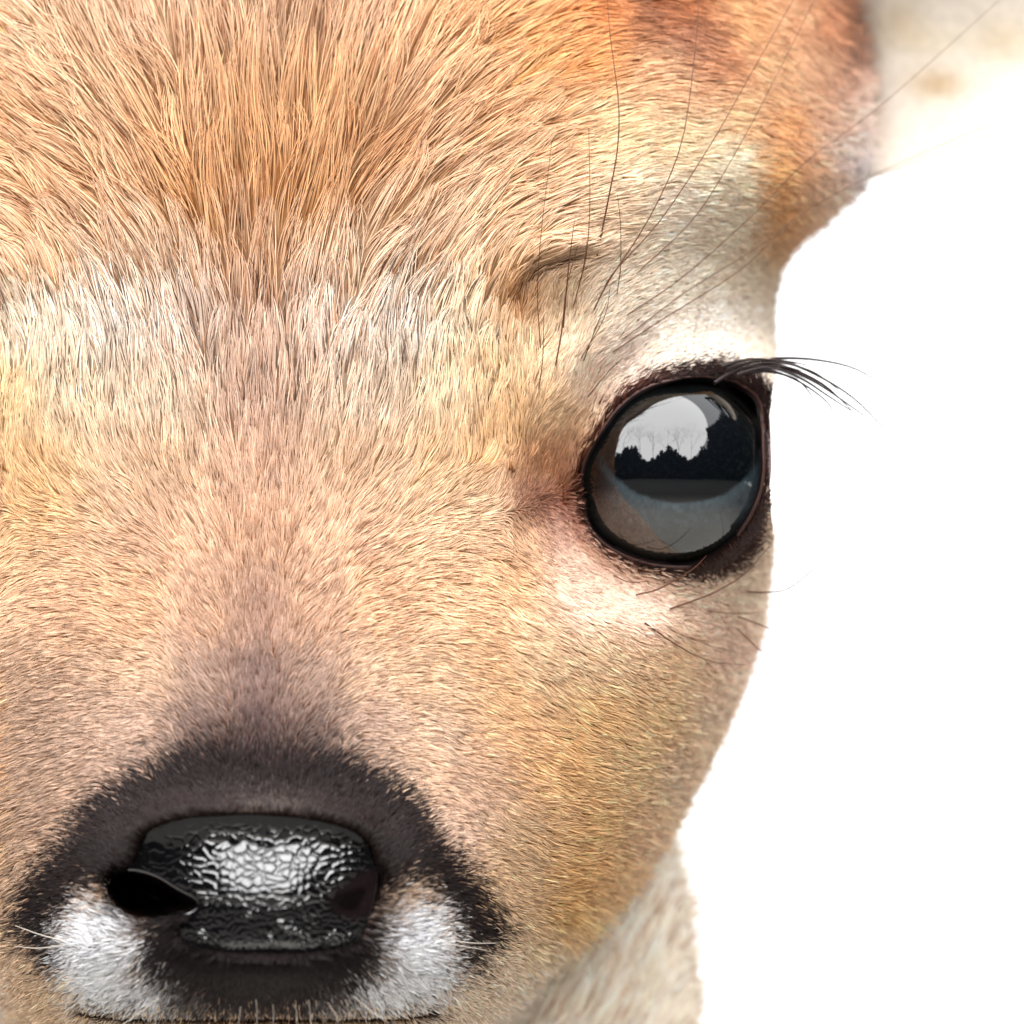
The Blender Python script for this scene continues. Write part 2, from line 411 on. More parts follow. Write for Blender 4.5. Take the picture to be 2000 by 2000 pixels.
FP = np.array([  # u, v, du, dv, length  (right half; mirrored for the left)
 (505,-100,0,-1,150),(505,200,0,-1,150),(505,400,0,-1,135),(505,560,0,-1,105),(505,700,0,-1,80),(505,850,0,-1,60),(505,1000,0,-1,44),(505,1150,0,-1,32),(505,1300,0,-1,25),(505,1450,0,-1,22),(505,1560,0,-1,20),
 (620,-50,.05,-1,150),(640,200,.12,-1,145),(650,400,.30,-1,125),(640,560,.22,-1,100),(640,700,.10,-1,85),(640,850,.14,-1,66),(620,1000,.42,-1,46),(640,1150,.62,-.9,32),(630,1300,.7,-.8,26),(630,1420,.6,-.8,22),
 (780,-50,.22,-1,130),(780,120,.45,-1,125),(780,280,.8,-.9,120),(780,420,.75,-.9,110),(780,560,.35,-1,100),(780,700,.05,-1,85),(780,850,.25,-1,66),(780,950,.7,-.8,50),(780,1060,1,-.45,40),(780,1180,1,-.25,34),(780,1320,1,-.05,28),(760,1420,.9,.1,25),
 (920,-50,.6,-1,95),(920,120,.9,-.75,95),(920,280,1,-.72,100),(920,420,.8,-.9,90),(920,560,.25,-1,80),(920,700,-.05,-1,66),(920,850,.05,-1,54),(925,935,.7,-.75,42),(940,985,.95,-.2,36),(920,1060,1,-.05,38),(920,1180,1,.3,38),(920,1320,1,.28,32),(900,1440,1,.25,30),(900,1540,1,.3,30),
 (1060,0,.9,-.5,70),(1060,120,1,-.5,75),(1060,280,1,-.5,85),(1060,400,1,-.42,80),(1040,480,.9,-.6,66),(1000,560,.35,-1,60),(1130,480,1,-.2,55),(1000,680,.0,-1,54),(1090,600,.25,-1,36),(1090,720,.45,-1,34),(1010,820,-.05,-1,44),(1090,820,.5,-1,30),(1030,900,.2,-1,30),(1000,960,.3,-.9,26),(1030,1030,.4,.9,26),
 (1100,1050,.7,.5,16),(1000,1120,.95,.5,36),(1040,1200,.9,.6,40),(1040,1350,1,.5,38),(1020,1480,1,.4,34),(1000,1620,1,.5,32),(990,1750,1,.5,30),(1000,1880,.9,.4,34),
 (1200,0,1,.05,60),(1200,150,1,-.25,60),(1200,280,1,-.3,60),(1200,400,1,-.2,50),(1200,520,.8,-.6,30),(1200,640,.7,-.75,24),(1320,560,1,-.3,24),(1320,670,1,-.3,18),(1440,560,1,-.1,24),(1440,680,1,-.15,16),(1350,420,1,-.2,34),
 (1350,60,1,.3,60),(1350,200,1,.1,55),(1350,300,1,0,45),(1480,60,1,.55,60),(1480,200,1,.25,55),(1480,340,.9,.1,50),(1460,450,.9,.0,36),(1570,150,.9,.7,60),(1580,300,.9,.5,55),(1560,420,.9,.2,45),(1650,100,.7,.8,60),(1640,300,.9,.3,50),
 (1180,1160,1,.6,26),(1250,1130,1,.25,22),(1350,1160,1,.1,24),(1450,1130,1,-.1,24),(1490,1080,1,-.3,20),(1498,760,.3,.9,10),(1499,830,.2,1,7),(1499,900,0,1,7),(1501,980,-.2,1,9),(1450,1040,.3,1,12),(1400,1110,.6,.8,14),(1200,1260,1,.65,36),(1320,1260,1,.6,38),(1430,1260,.9,.4,34),(1200,1380,1,.5,44),(1320,1380,1,.45,44),(1410,1380,.8,.4,36),(1180,1500,1,.35,42),(1300,1520,1,.1,42),
 (1180,1640,1,.0,50),(1260,1660,1,-.05,44),(1150,1760,1,.0,56),(1220,1770,1,.25,48),(1120,1850,.9,.3,52),(1080,1930,.7,.5,50),(1100,2020,.3,.8,60),
 (850,1620,.9,-.3,22),(900,1700,1,.1,22),(940,1800,1,.3,22),(850,1800,1,-.35,24),(850,1900,1,.25,26),(780,1940,.8,.5,26),(700,1960,.5,.8,24),(505,1960,.0,1,22),(700,1560,.5,-.8,20),(780,1650,.6,-.6,20),(900,1960,.7,.5,34),(700,2040,.3,1,40),(505,2050,0,1,40),
], float)
_n = np.hypot(FP[:, 2], FP[:, 3]); FP[:, 2] /= _n; FP[:, 3] /= _n

def lie(u, v):
    s = np.where(u < X0, -1.0, 1.0); mu = X0 + np.abs(u - X0)
    r = shepard(mu, v, FP[:, :2], FP[:, 2:5], power=4, eps=22)
    r[:, 2] *= 1 + 0.5*sstep(70, 130, r[:, 2])
    r[:, 0] *= sstep(0, 60, np.abs(u - X0)) * s
    n = np.hypot(r[:, 0], r[:, 1]) + 1e-6
    return r[:, 0]/n, r[:, 1]/n, r[:, 2]

# ------------------------------------------------------------------ the deer: one empty, its parts below it
deer = bpy.data.objects.new('young_deer', None); C.objects.link(deer)
deer['label'] = 'young deer with tan and cream fur, large dark eye and wet black nose, facing us'
deer['category'] = 'deer'

# head tube: front half follows H, back half closes it
VS = np.concatenate([np.arange(-700, -100, 24), np.arange(-100, 2080, 7.0), np.arange(2080, 2421, 20)])
NF, NB = 330, 50
t = np.linspace(-1, 1, NF)
def head_tube():
    rows = []
    for v in VS:
        W = float(sil(v)) - X0
        u = X0 + W * np.sin(t * math.pi/2)
        z = H(u, np.full_like(u, v))
        z0, z1 = z[-1], z[0]
        b = np.linspace(0, math.pi, NB + 2)[1:-1]
        ub = X0 + W * np.cos(b); zb = (z0 + (z1 - z0) * b/math.pi) - 320 * np.sin(b) * min(1, W/600)
        rows.append(np.stack([np.concatenate([u, ub]), np.full(NF + NB, v), np.concatenate([z, zb])], -1))
    return np.array(rows)
G = head_tube()
nr, nc = G.shape[:2]
hv = G.reshape(-1, 3); hf = grid_faces(nr, nc, True)

# neck and throat: a broad tube behind and below the jaw
neck_w = curve1([(1100,300),(1300,620),(1500,760),(1650,800),(1750,822),(1900,838),(2100,850),(2600,920)])
NV = np.arange(1100, 2601, 20.0); NA = 120
nk = []
for v in NV:
    a = np.linspace(0, 2*math.pi, NA, endpoint=False); W = float(neck_w(v))
    zc = -1150 - 0.12*(v - 1700); nk.append(np.stack([X0 + W*np.sin(a), np.full(NA, v), zc + (650 + 0.1*(v-1700))*np.sign(np.cos(a))*np.abs(np.cos(a))**0.5], -1))
nk = np.array(nk)

def neck_coat(u, v):
    n = fbm(u/60, v/60, 31)[:, None]
    return lin((255, 240, 222))[None, :] * (1 - n*0.16) + np.zeros((len(u), 3))

# root colours: the underfur is darker and more saturated than the tips
def root_col(c, k=0.42):
    lum = c.mean(1, keepdims=True)
    r = c ** np.array([1.10, 1.30, 1.42]) * k * 1.1
    return r
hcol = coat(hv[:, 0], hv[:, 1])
allv = np.concatenate([hv, nk.reshape(-1, 3)])
allf = np.concatenate([hf, grid_faces(len(NV), NA, True) + len(hv)])
nkc = neck_coat(nk.reshape(-1, 3)[:, 0], nk.reshape(-1, 3)[:, 1])
cols = np.concatenate([root_col(hcol, 0.3), nkc * 0.8])
body = mesh_from('body', allv, allf, M_skin, deer, cols)

# ------------------------------------------------------------------ fur
def make_fur(name, verts, faces, parent, density, direction, colour, radius, npts=6, lift=0.16, clump=0.4, n_per_clump=26,
             keep=None, seed=1, contrast=0.17, root_k=0.5, lenrand=0.35):
    rg = np.random.default_rng(seed)
    tri = np.concatenate([faces[:, [0, 1, 2]], faces[:, [0, 2, 3]]])
    a, b, c = verts[tri[:, 0]], verts[tri[:, 1]], verts[tri[:, 2]]
    cr = np.cross(b - a, c - a); area = 0.5*np.linalg.norm(cr, axis=1)
    cen = (a + b + c)/3
    nrm = -cr / (2*area[:, None] + 1e-9)      # these coordinates are left-handed
    w = area * density(cen, nrm)
    N = int(w.sum()); idx = rg.choice(len(tri), N, p=w/w.sum())
    r1 = np.sqrt(rg.random(N)); r2 = rg.random(N)
    P = a[idx]*(1 - r1)[:, None] + b[idx]*(r1*(1 - r2))[:, None] + c[idx]*(r1*r2)[:, None]
    Nn = nrm[idx]
    if keep is not None:
        k = keep(P); P, Nn = P[k], Nn[k]; N = len(P)
    fx, fy, L = direction(P[:, 0], P[:, 1])
    def tangent(fx, fy):
        D = np.stack([fx, fy, np.zeros(N)], -1)
        nz = np.maximum(Nn[:, 2], 0.12)
        D[:, 2] = -(Nn[:, 0]*fx + Nn[:, 1]*fy)/nz
        D /= np.linalg.norm(D, axis=1)[:, None]
        back = np.stack([np.zeros(N), np.full(N, -0.15), np.full(N, -1.0)], -1)
        wb = sstep(0.25, 0.0, Nn[:, 2])[:, None]
        D = D*(1 - wb) + back*wb
        D -= (D*Nn).sum(1)[:, None]*Nn
        return D/(np.linalg.norm(D, axis=1)[:, None] + 1e-9)
    # stray: coherent waver plus a little individual angle
    jit = (fbm(P[:, 0]/30, P[:, 1]/46, seed) - 0.5)*np.where(L > 60, 0.24, 0.75) + rg.normal(0, 0.085, N)
    def rot(fx, fy, a): return fx*np.cos(a) - fy*np.sin(a), fx*np.sin(a) + fy*np.cos(a)
    f0 = rot(fx, fy, jit)
    L = L * (1 - lenrand*rg.random(N))
    mid = direction(P[:, 0] + f0[0]*L*0.8, P[:, 1] + f0[1]*L*0.8)
    f1 = rot(mid[0], mid[1], jit + rg.normal(0, 0.16, N))
    D0, D1 = tangent(*f0), tangent(*f1)
    tt = np.linspace(0, 1, npts)[None, :, None]
    lf = (lift * (0.6 + 0.8*rg.random(N)) * (1 - 0.45*sstep(60, 140, L)) * (1 + 2.2*(rg.random(N) < 0.05)) * (1 + 1.3*sstep(0.45, 0.15, Nn[:, 2])))[:, None, None]
    Q = (P[:, None, :] + L[:, None, None]*(tt*D0[:, None, :] + tt**2*0.5*(D1 - D0)[:, None, :])
         + Nn[:, None, :]*L[:, None, None]*lf*(tt - 0.45*tt**2))
    # clumps
    ng = max(1, N//n_per_clump); gi = rg.choice(N, ng, replace=False)
    kd = kdtree.KDTree(ng)
    for i, j in enumerate(gi): kd.insert(P[j], i)
    kd.balance()
    near = np.fromiter((kd.find(p)[1] for p in P), np.int64, N)
    gt = Q[gi[near]]
    cw = (clump if np.isscalar(clump) else clump(P))
    cw = np.broadcast_to(cw, (N,))*(0.5 + 0.6*rg.random(N))
    Q = Q + cw[:, None, None]*(tt**1.4)*(gt - Q)
    js = 9 + 9*sstep(1300, 1450, P[:, 1])*sstep(1100, 1000, P[:, 0])
    col = colour(P[:, 0] + rg.normal(0, 1, N)*js + f0[0]*L*0.35, P[:, 1] + rg.normal(0, 1, N)*js + f0[1]*L*0.35)
    gv = rg.normal(0, contrast*0.35, ng)[near] + rg.normal(0, contrast, N)
    tip = col*np.exp(gv)[:, None]
    dk = (rg.random(N) < 0.20)*sstep(55, 90, L)
    fleck = (rg.random(N) < 0.09)*sstep(500, 580, P[:, 1])*sstep(900, 780, P[:, 1])*(npts == 6)*(P[:, 0] < 1000)
    tip = tip*(1 - 0.72*fleck[:, None])
    tip = tip*(1 - dk[:, None]*np.array([0.42, 0.56, 0.66]))
    root = root_col(tip, (root_k + 0.4*tip.mean(1, keepdims=True)*(root_k < 0.6) - 0.30*sstep(60, 110, L)[:, None]*(root_k < 0.6)))
    tc = (np.linspace(0, 1, npts)[None, :, None])**0.8
    Cc = root[:, None, :]*(1 - tc) + tip[:, None, :]*tc
    R = radius(P)[:, None]*(1 - 0.85*np.linspace(0, 1, npts)[None, :]**2)*(0.8 + 0.4*rg.random(N))[:, None]
    hc = bpy.data.hair_curves.new(name); pass
    hc.add_curves([npts]*N)
    hc.position_data.foreach_set('vector', world_pts(Q).astype(np.float32).ravel())
    ra = hc.attributes.get('radius') or hc.attributes.new('radius', 'FLOAT', 'POINT')
    ra.data.foreach_set('value', (R*S).astype(np.float32).ravel())
    ca = hc.attributes.new('col', 'FLOAT_COLOR', 'POINT')
    c4 = np.ones((N, npts, 4), np.float32); c4[..., :3] = np.clip(Cc, 0, 0.93)
    ca.data.foreach_set('color', c4.ravel())
    hc.materials.append(M_hair)
    o = link(name, hc, parent); o['kind'] = 'stuff'
    return o

def head_density(cen, n):
    u, v = cen[:, 0], cen[:, 1]
    L = lie(u, v)[2]
    d = np.where(L > 60, 3.7, 4.8)/(L*np.where(L > 60, 2.1, 2.1))                       # hairs per square unit for even cover
    vis = (u > -260) & (u < 1760) & (v > -160) & (v < 2130)
    out = np.where(vis, 1.0, 0.18)
    out = out*np.where(cen[:, 2] < zback(v) - 60, 0.12, 1.0)
    d = d*out
    mu = np.where(u < X0, 2*X0 - u, u)
    nr_ = (mu > 1080) & (v > 700) & (v < 1150)
    if nr_.any():
        de = poly_sd(mu[nr_], v[nr_], eye_outline)
        d[nr_] *= sstep(1, 9, de)*1.2
    nr_ = (u > 190) & (u < 790) & (v > 1560) & (v < 1975)
    if nr_.any():
        dp = np.minimum(poly_sd(u[nr_], v[nr_], pad_outline), poly_sd(u[nr_], v[nr_], nostril_l) - 6)
        d[nr_] *= sstep(-5, 2, dp) + 1.0*sstep(1810, 1885, v[nr_])*(dp < 0)
    d *= 1 - sstep(8, 4, np.abs(v - mouth_v(u)))*(np.abs(u - X0) < 350)
    return d

def head_clump(P):
    return 0.36 + 0.40*sstep(900, 500, P[:, 1])*sstep(1150, 950, np.abs(P[:, 0] - X0) + 500)

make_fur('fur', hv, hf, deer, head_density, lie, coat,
         lambda P: 1.16 + 0.12*sstep(900, 700, P[:, 1])*sstep(1250, 1050, P[:, 0]) - 0.2*sstep(900, 1300, P[:, 1]), clump=head_clump, seed=3)

def neck_lie(u, v):
    return np.full(len(u), 0.45) + 0*u, np.full(len(u), -0.89), np.full(len(u), 95.0)
nkv = nk.reshape(-1, 3); nkf = grid_faces(len(NV), NA, True)
make_fur('throat_fur', nkv, nkf, deer,
         lambda c, n: np.where((c[:, 0] > 700) & (c[:, 2] > -1600) & (c[:, 1] > 1550) & (c[:, 1] < 2200), 0.018, 0.0025),
         neck_lie, neck_coat, lambda P: np.full(len(P), 1.7), seed=5, contrast=0.16, root_k=0.85)

# ------------------------------------------------------------------ ears
def make_ear(side):
    A = np.linspace(0, 1, 60); B = np.linspace(-1, 1, 50)
    hw = curve1([(0,250),(0.08,258),(0.2,255),(0.45,262),(0.7,210),(0.9,110),(1,8)])
    a, b = np.meshgrid(A, B, indexing='ij')
    cx, cy = 1560 + a*1250*0.94, 130 - a*1250*0.34
    w = hw(a)
    def layer(off):
        u = cx + 0.34*b*w; v = cy + 0.94*b*w
        z = -760 - 150*a - 190*(1 - b**2)*np.sqrt(np.clip(w/262, 0, 1)) - off*(1 - 0.8*np.abs(b)**3)
        return np.stack([u, v, z], -1)
    F, Bk = layer(0), layer(46)
    if side < 0:
        F[..., 0] = 2*X0 - F[..., 0]; Bk[..., 0] = 2*X0 - Bk[..., 0]
    n = A.size*B.size
    vv = np.concatenate([F.reshape(-1, 3), Bk.reshape(-1, 3)])
    f = grid_faces(A.size, B.size)
    if side > 0: f1, f2 = f, f[:, ::-1] + n
    else: f1, f2 = f[:, ::-1], f + n
    # close the edges
    rim = []
    nb = B.size
    for i in range(A.size - 1):
        for j in (0, nb - 1):
            q = [i*nb + j, (i+1)*nb + j, (i+1)*nb + j + n, i*nb + j + n]
            rim.append(q if (j == 0) == (side < 0) else q[::-1])
    fa = np.concatenate([f1, f2, np.array(rim)])
    def earcol(u, v):
        mu = np.where(u < X0, 2*X0 - u, u)
        c = np.tile(lin((250, 238, 222)), (len(u), 1))
        for (x, y, sx, sy, cc, k) in ((1830,165,60,34,(196,160,108),.75),(1800,80,80,34,(236,216,182),.6),(1960,80,70,50,(214,190,150),.6),
                                      (1700,230,34,90,(222,196,176),.8),(1690,90,26,110,(150,110,86),.85),(1760,40,40,40,(226,200,160),.6),(1880,240,90,40,(226,218,206),.5)):
            w = (k*np.exp(-(((mu - x)/sx)**2 + ((v - y)/sy)**2)))[:, None]
            c = c*(1 - w) + lin(cc)*w
        return c
    ecol = lambda u, v: earcol(u, v)*0.66
    fc = earcol(vv[:n, 0], vv[:n, 1]); bc = np.tile(lin((190, 135, 90)), (n, 1))
    ear = mesh_from('ear', vv, fa, M_skin, deer, np.concatenate([fc*0.6, bc]))
    make_fur('ear_fur', vv[:n], f1, ear, lambda c, nn: np.full(len(c), 0.010 if side > 0 else 0.003),
             lambda u, v: (np.full(len(u), 0.8*side), np.full(len(u), 0.25), np.full(len(u), 110.0)), ecol,
             lambda P: np.full(len(P), 1.9), seed=8 + side, lift=0.25, contrast=0.1, root_k=0.75)
    return ear
make_ear(1); make_ear(-1)

# ------------------------------------------------------------------ nose pad with its pebbled leather
def cells(u, v, size, s):
    x, y = u/size, v/(size*0.86); ix, iy = np.floor(x), np.floor(y)
    f1 = np.full(u.shape, 9.0); f2 = np.full(u.shape, 9.0); rid = np.zeros(u.shape)
    for dx in (-1, 0, 1):
        for dy in (-1, 0, 1):
            cx, cy = ix + dx, iy + dy
            px = cx + 0.5 + 0.85*(hash2(cx, cy, s) - 0.5); py = cy + 0.5 + 0.85*(hash2(cx, cy, s + 5) - 0.5)
            d = np.hypot(x - px, y - py)
            new = d < f1
            f2 = np.where(new, f1, np.minimum(f2, d)); rid = np.where(new, hash2(cx, cy, s + 9), rid); f1 = np.where(new, d, f1)
    return f1, f2, rid
pu = np.arange(200, 776, 1.9); pv = np.arange(1560, 1972, 1.9)
PV, PU = np.meshgrid(pv, pu, indexing='ij')
PZ = H(PU.ravel(), PV.ravel(), pad=True).reshape(PU.shape)
dp = poly_sd(PU, PV, pad_outline)
PZ = PZ - 2 - 12*sstep(1835, 1885, PV) - 40*sstep(0, 14, dp)
wu = PU + 34*(fbm(PU/40, PV/40, 41) - 0.5); wv = PV + 30*(fbm(PU/40, PV/40, 47) - 0.5)
f1, f2, rid = cells(wu, wv, 20.0, 2)
g1, g2, rid2 = cells(wu, wv, 13.0, 6)
low = sstep(1745, 1800, PV)
big = sstep(0.03, 0.24, f2 - f1)*4.6 - f1**2*1.5 + (rid - 0.5)*1.2
sml = sstep(0.02, 0.4, g2 - g1)*2.6 - g1**2*3.5
spk = 0.25 + 0.75*sstep(0.55, 0.75, fbm(PU/22, PV/22, 77))
pb = big*(1 - low) + sml*low*spk
clus = np.exp(-(((PU - 528)/140)**4 + ((PV - 1705)/75)**4))
pb = pb*(0.13 + 0.87*np.maximum(clus, low))
pb = pb*sstep(-2, -30, dp)*(0.05 + 0.95*sstep(-14, 16, poly_sd(PU, PV, nostril_r)))*sstep(0, 20, poly_sd(PU, PV, nostril_l))
PZ = PZ + pb
keepv = dp < 16
pc = np.tile(lin((8, 7, 9)), (PU.size, 1)).reshape(PU.shape + (3,))
drr = poly_sd(PU, PV, nostril_r)
wr = sstep(10, -14, drr)[..., None]
pc = pc*(1 - wr) + lin((26, 18, 19))*wr
wr2 = sstep(-16, -30, drr + 0.35*(PU - 690))[..., None]
pc = pc*(1 - wr2) + lin((12, 7, 8))*wr2
wl = sstep(6, -10, poly_sd(PU, PV, nostril_l))[..., None]
pc = pc*(1 - wl) + lin((16, 9, 10))*wl
fa = grid_faces(PU.shape[0], PU.shape[1])
fa = fa[keepv.ravel()[fa].any(1)]
used = np.unique(fa); rem = np.full(PU.size, -1); rem[used] = np.arange(len(used))
pvts = np.stack([PU, PV, PZ], -1).reshape(-1, 3)[used]
nose = mesh_from('nose_pad', pvts, rem[fa], M_pad, deer, pc.reshape(-1, 3)[used])

# ------------------------------------------------------------------ eyes
pupil_c = (1330, 884); pa_, pb_ = 146.0, 98.0
def make_eye(side):
    nu, nv_ = 200, 130
    th = np.linspace(0, math.pi*0.62, nv_)[:, None]; ph = np.linspace(0, 2*math.pi, nu, endpoint=False)[None, :]
    x = np.sin(th)*np.cos(ph); y = np.sin(th)*np.sin(ph); z = np.cos(th) + 0*ph
    # pole of the ball points outward and forward, the cornea bulges there
    ax = np.array([0.42, 0.02, 0.9]); ax /= np.linalg.norm(ax)
    d = np.stack([x, y, z], -1)
    bul = 1 + 0.0*np.exp(-((1 - (d*ax).sum(-1))/0.1))
    p = EYE + d*R_EYE*bul[..., None]
    p = p.reshape(-1, 3)
    u, v = p[:, 0].copy(), p[:, 1].copy()
    n = fbm(u/14, v/14, 61); n2 = fbm(u/38, v/38, 63)
    e = np.hypot((u - pupil_c[0])/pa_, (v - pupil_c[1])/np.where(v > pupil_c[1], pb_, pb_*1.1)) + (n - 0.5)*0.07
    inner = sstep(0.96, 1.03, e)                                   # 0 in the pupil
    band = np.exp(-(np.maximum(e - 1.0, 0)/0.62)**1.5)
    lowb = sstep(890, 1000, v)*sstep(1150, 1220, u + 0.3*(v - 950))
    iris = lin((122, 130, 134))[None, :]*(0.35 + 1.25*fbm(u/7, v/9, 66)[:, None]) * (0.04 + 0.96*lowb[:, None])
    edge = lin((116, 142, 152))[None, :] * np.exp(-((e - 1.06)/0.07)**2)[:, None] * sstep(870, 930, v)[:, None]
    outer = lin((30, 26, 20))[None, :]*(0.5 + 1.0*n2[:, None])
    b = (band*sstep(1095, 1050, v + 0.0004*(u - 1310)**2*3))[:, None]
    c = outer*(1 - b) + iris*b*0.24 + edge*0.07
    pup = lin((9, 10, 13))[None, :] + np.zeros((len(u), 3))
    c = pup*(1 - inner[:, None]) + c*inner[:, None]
    if side < 0: p[:, 0] = 2*X0 - p[:, 0]
    f = grid_faces(nv_, nu, True)
    if side < 0: f = f[:, ::-1]
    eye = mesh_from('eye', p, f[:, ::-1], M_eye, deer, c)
    # lids: a fleshy rim rolled round the opening
    K = 16; rows = []; cc = []
    m = len(eye_outline); o = eye_outline
    tang = np.roll(o, -1, 0) - np.roll(o, 1, 0); tang /= np.linalg.norm(tang, axis=1)[:, None]
    nrm = np.stack([-tang[:, 1], tang[:, 0]], -1)
    if ((o - EYE[:2])*nrm).sum(1).mean() < 0: nrm = -nrm
    ang = np.arctan2(o[:, 1] - EYE[1], o[:, 0] - EYE[0])
    lowr = np.exp(-((ang - 0.85)/0.5)**2); up = np.exp(-((ang + 1.1)/0.8)**2); inn = np.exp(-((np.abs(ang) - 2.7)/0.4)**2)*(ang > 0)
    for k in range(K):
        tk = k/(K - 1)
        dd = -8 + tk*(26 + 26*lowr + 6*up)
        dd = np.where(o[:, 0] > 1440, np.minimum(dd, -9 + tk*(24)), dd) if True else dd
        q = o + nrm*dd[:, None] if np.ndim(dd) else o + nrm*dd
        r = np.hypot(q[:, 0] - EYE[0], q[:, 1] - EYE[1])
        zball = EYE[2] + np.sqrt(np.maximum(R_EYE**2 - np.minimum(r, R_EYE)**2, 0))
        zsh = shell_z(q[:, 0], q[:, 1])
        w = sstep(0, 0.35, tk)
        z = (zball - 5)*(1 - w) + (zsh + 2*math.sin(math.pi*tk) - 3 - 26*sstep(0.45, 1, tk))*w
        rows.append(np.stack([q[:, 0], q[:, 1], z], -1))
        c0 = lin((30, 18, 17)); c1 = lin((110, 66, 54)); c2 = lin((150, 98, 84))
        c = c0*(1 - sstep(0.2, 0.7, tk)) + c1*sstep(0.2, 0.7, tk)
        c = np.tile(c, (m, 1))
        c = c*(1 - 0.5*lowr[:, None]) + 0*c
        pk = (inn*sstep(0.4, 0.8, tk))[:, None]
        cc.append(c*(1 - pk) + c2*pk)
    L_ = np.array(rows).reshape(-1, 3)
    if side < 0: L_[:, 0] = 2*X0 - L_[:, 0]
    mesh_from('eyelid', L_, grid_faces(K, m, True)[:, ::(1 if side > 0 else -1)], M_lid, eye, np.array(cc).reshape(-1, 3))
    return eye
eye = make_eye(1); make_eye(-1)

# ------------------------------------------------------------------ single hairs: lashes and whiskers
def tube(name, pts, r0, r1, col, parent, n=14, sides=6, zs=None, label=None):
    p = smooth_open(pts, n)
    P3 = p
    T = np.gradient(P3, axis=0); T /= np.linalg.norm(T, axis=1)[:, None]
    a = np.cross(T, [0, 0, 1.0]); a /= np.linalg.norm(a, axis=1)[:, None] + 1e-9
    b = np.cross(T, a)
    r0 = r0*(1.35 if name == 'eyelash' else 0.8); r1 = r1*(1.6 if name == 'eyelash' else 1.0); rr = r0 + (r1 - r0)*np.linspace(0, 1, n)**1.3
    an = np.linspace(0, 2*math.pi, sides, endpoint=False)
    V = P3[:, None, :] + rr[:, None, None]*(np.cos(an)[None, :, None]*a[:, None, :] + np.sin(an)[None, :, None]*b[:, None, :])
    c = np.tile(lin(col), (n*sides, 1))
    o = mesh_from(name, V.reshape(-1, 3), grid_faces(n, sides, True), M_whisk, parent, c)
    if label: o['label'] = label
    return o

def Hs(u, v):
    return float(H(np.array([float(u)]), np.array([float(v)]))[0])

DK = (48, 30, 26)
lashes = [
 ([(1496,708),(1517,700),(1588,702),(1662,717),(1722,748)],2.6),
 ([(1490,712),(1530,706),(1600,735),(1670,780),(1735,845)],2.6),
 ([(1480,712),(1517,713),(1590,745),(1650,785),(1702,822)],2.8),
 ([(1494,706),(1535,710),(1590,727),(1636,760)],2.0),
 ([(1478,718),(1517,720),(1570,742),(1620,775),(1678,812)],2.8),
 ([(1470,722),(1510,725),(1560,745),(1610,780),(1634,812)],2.2),
 ([(1466,728),(1500,726),(1550,738),(1576,760),(1591,784)],2.0),
 ([(1456,718),(1500,710),(1550,722),(1610,752),(1662,800)],3.0),
 ([(1395,748),(1430,727),(1470,716),(1530,716),(1566,724)],3.0),
 ([(1420,722),(1450,712),(1490,704),(1540,706),(1580,714)],3.0),
 ([(1440,732),(1470,722),(1500,718),(1545,730)],3.0),
 ([(1410,716),(1440,706),(1480,701),(1520,704)],3.0),
]
for i, (pts, r) in enumerate(lashes):
    q = []
    for k, (u, v) in enumerate(pts):
        zb_ = EYE[2] + math.sqrt(max(215**2 - min(math.hypot(u - EYE[0], v - EYE[1]), 215)**2, 0)) + 14
        q.append((u, v, max(zb_, -175 + 4*i)))
    tube('eyelash', q, r, 0.5, (44, 34, 34), eye, n=16)

dark_w = [
 ([(1160,605),(1189,549),(1269,424),(1331,280),(1357,104),(1365,0),(1366,-60)],1.9),
 ([(1175,575),(1200,530),(1290,430),(1393,274),(1466,145),(1549,0),(1570,-40)],1.7),
 ([(1246,532),(1352,430),(1430,310),(1518,145),(1590,0)],1.3),
 ([(1225,615),(1331,543),(1466,424),(1574,316),(1725,202),(1952,0)],1.5),
 ([(1197,688),(1290,626),(1445,528),(1543,435),(1642,373),(1776,310),(2000,215)],1.5),
 ([(1220,660),(1340,570),(1466,492),(1540,440)],1.2),
 ([(1166,500),(1190,380),(1206,290),(1208,200),(1192,70),(1184,-30)],2.2),
 ([(1130,560),(1145,497),(1152,400),(1150,250)],1.5),
 ([(1100,640),(1111,518),(1122,430)],2.0),
 ([(1056,680),(1050,580),(1056,465),(1078,274)],1.3),
 ([(1085,715),(1098,640),(1107,560),(1128,480)],2.0),
 ([(1120,600),(1140,520),(1146,470)],1.6),
 ([(1140,705),(1160,650),(1185,590)],1.5),
 ([(1052,760),(1060,700),(1062,620)],1.5),
 ([(1148,775),(1185,730),(1215,700)],1.5),
 ([(1135,700),(1180,620),(1192,560)],1.2),
 ([(1205,575),(1212,520),(1212,440),(1206,380)],1.2),
]
below_w = [
 ([(1242,1162),(1290,1149),(1352,1112),(1380,1085)],2.2),
 ([(1309,1189),(1393,1158),(1455,1120),(1503,1067)],2.2),
 ([(1260,1217),(1321,1259),(1383,1290),(1456,1299)],2.2),
 ([(1383,1194),(1440,1198),(1482,1196)],1.5),
 ([(1460,1156),(1500,1157),(1538,1150),(1580,1119),(1601,1088)],1.4),
 ([(1440,1205),(1476,1217),(1513,1229),(1551,1223)],1.2),
 ([(1440,1228),(1461,1248),(1492,1274),(1549,1286)],1.2),
 ([(1199,1124),(1230,1137),(1269,1135)],1.5),
 ([(1330,1240),(1390,1262),(1440,1275)],1.0),
]
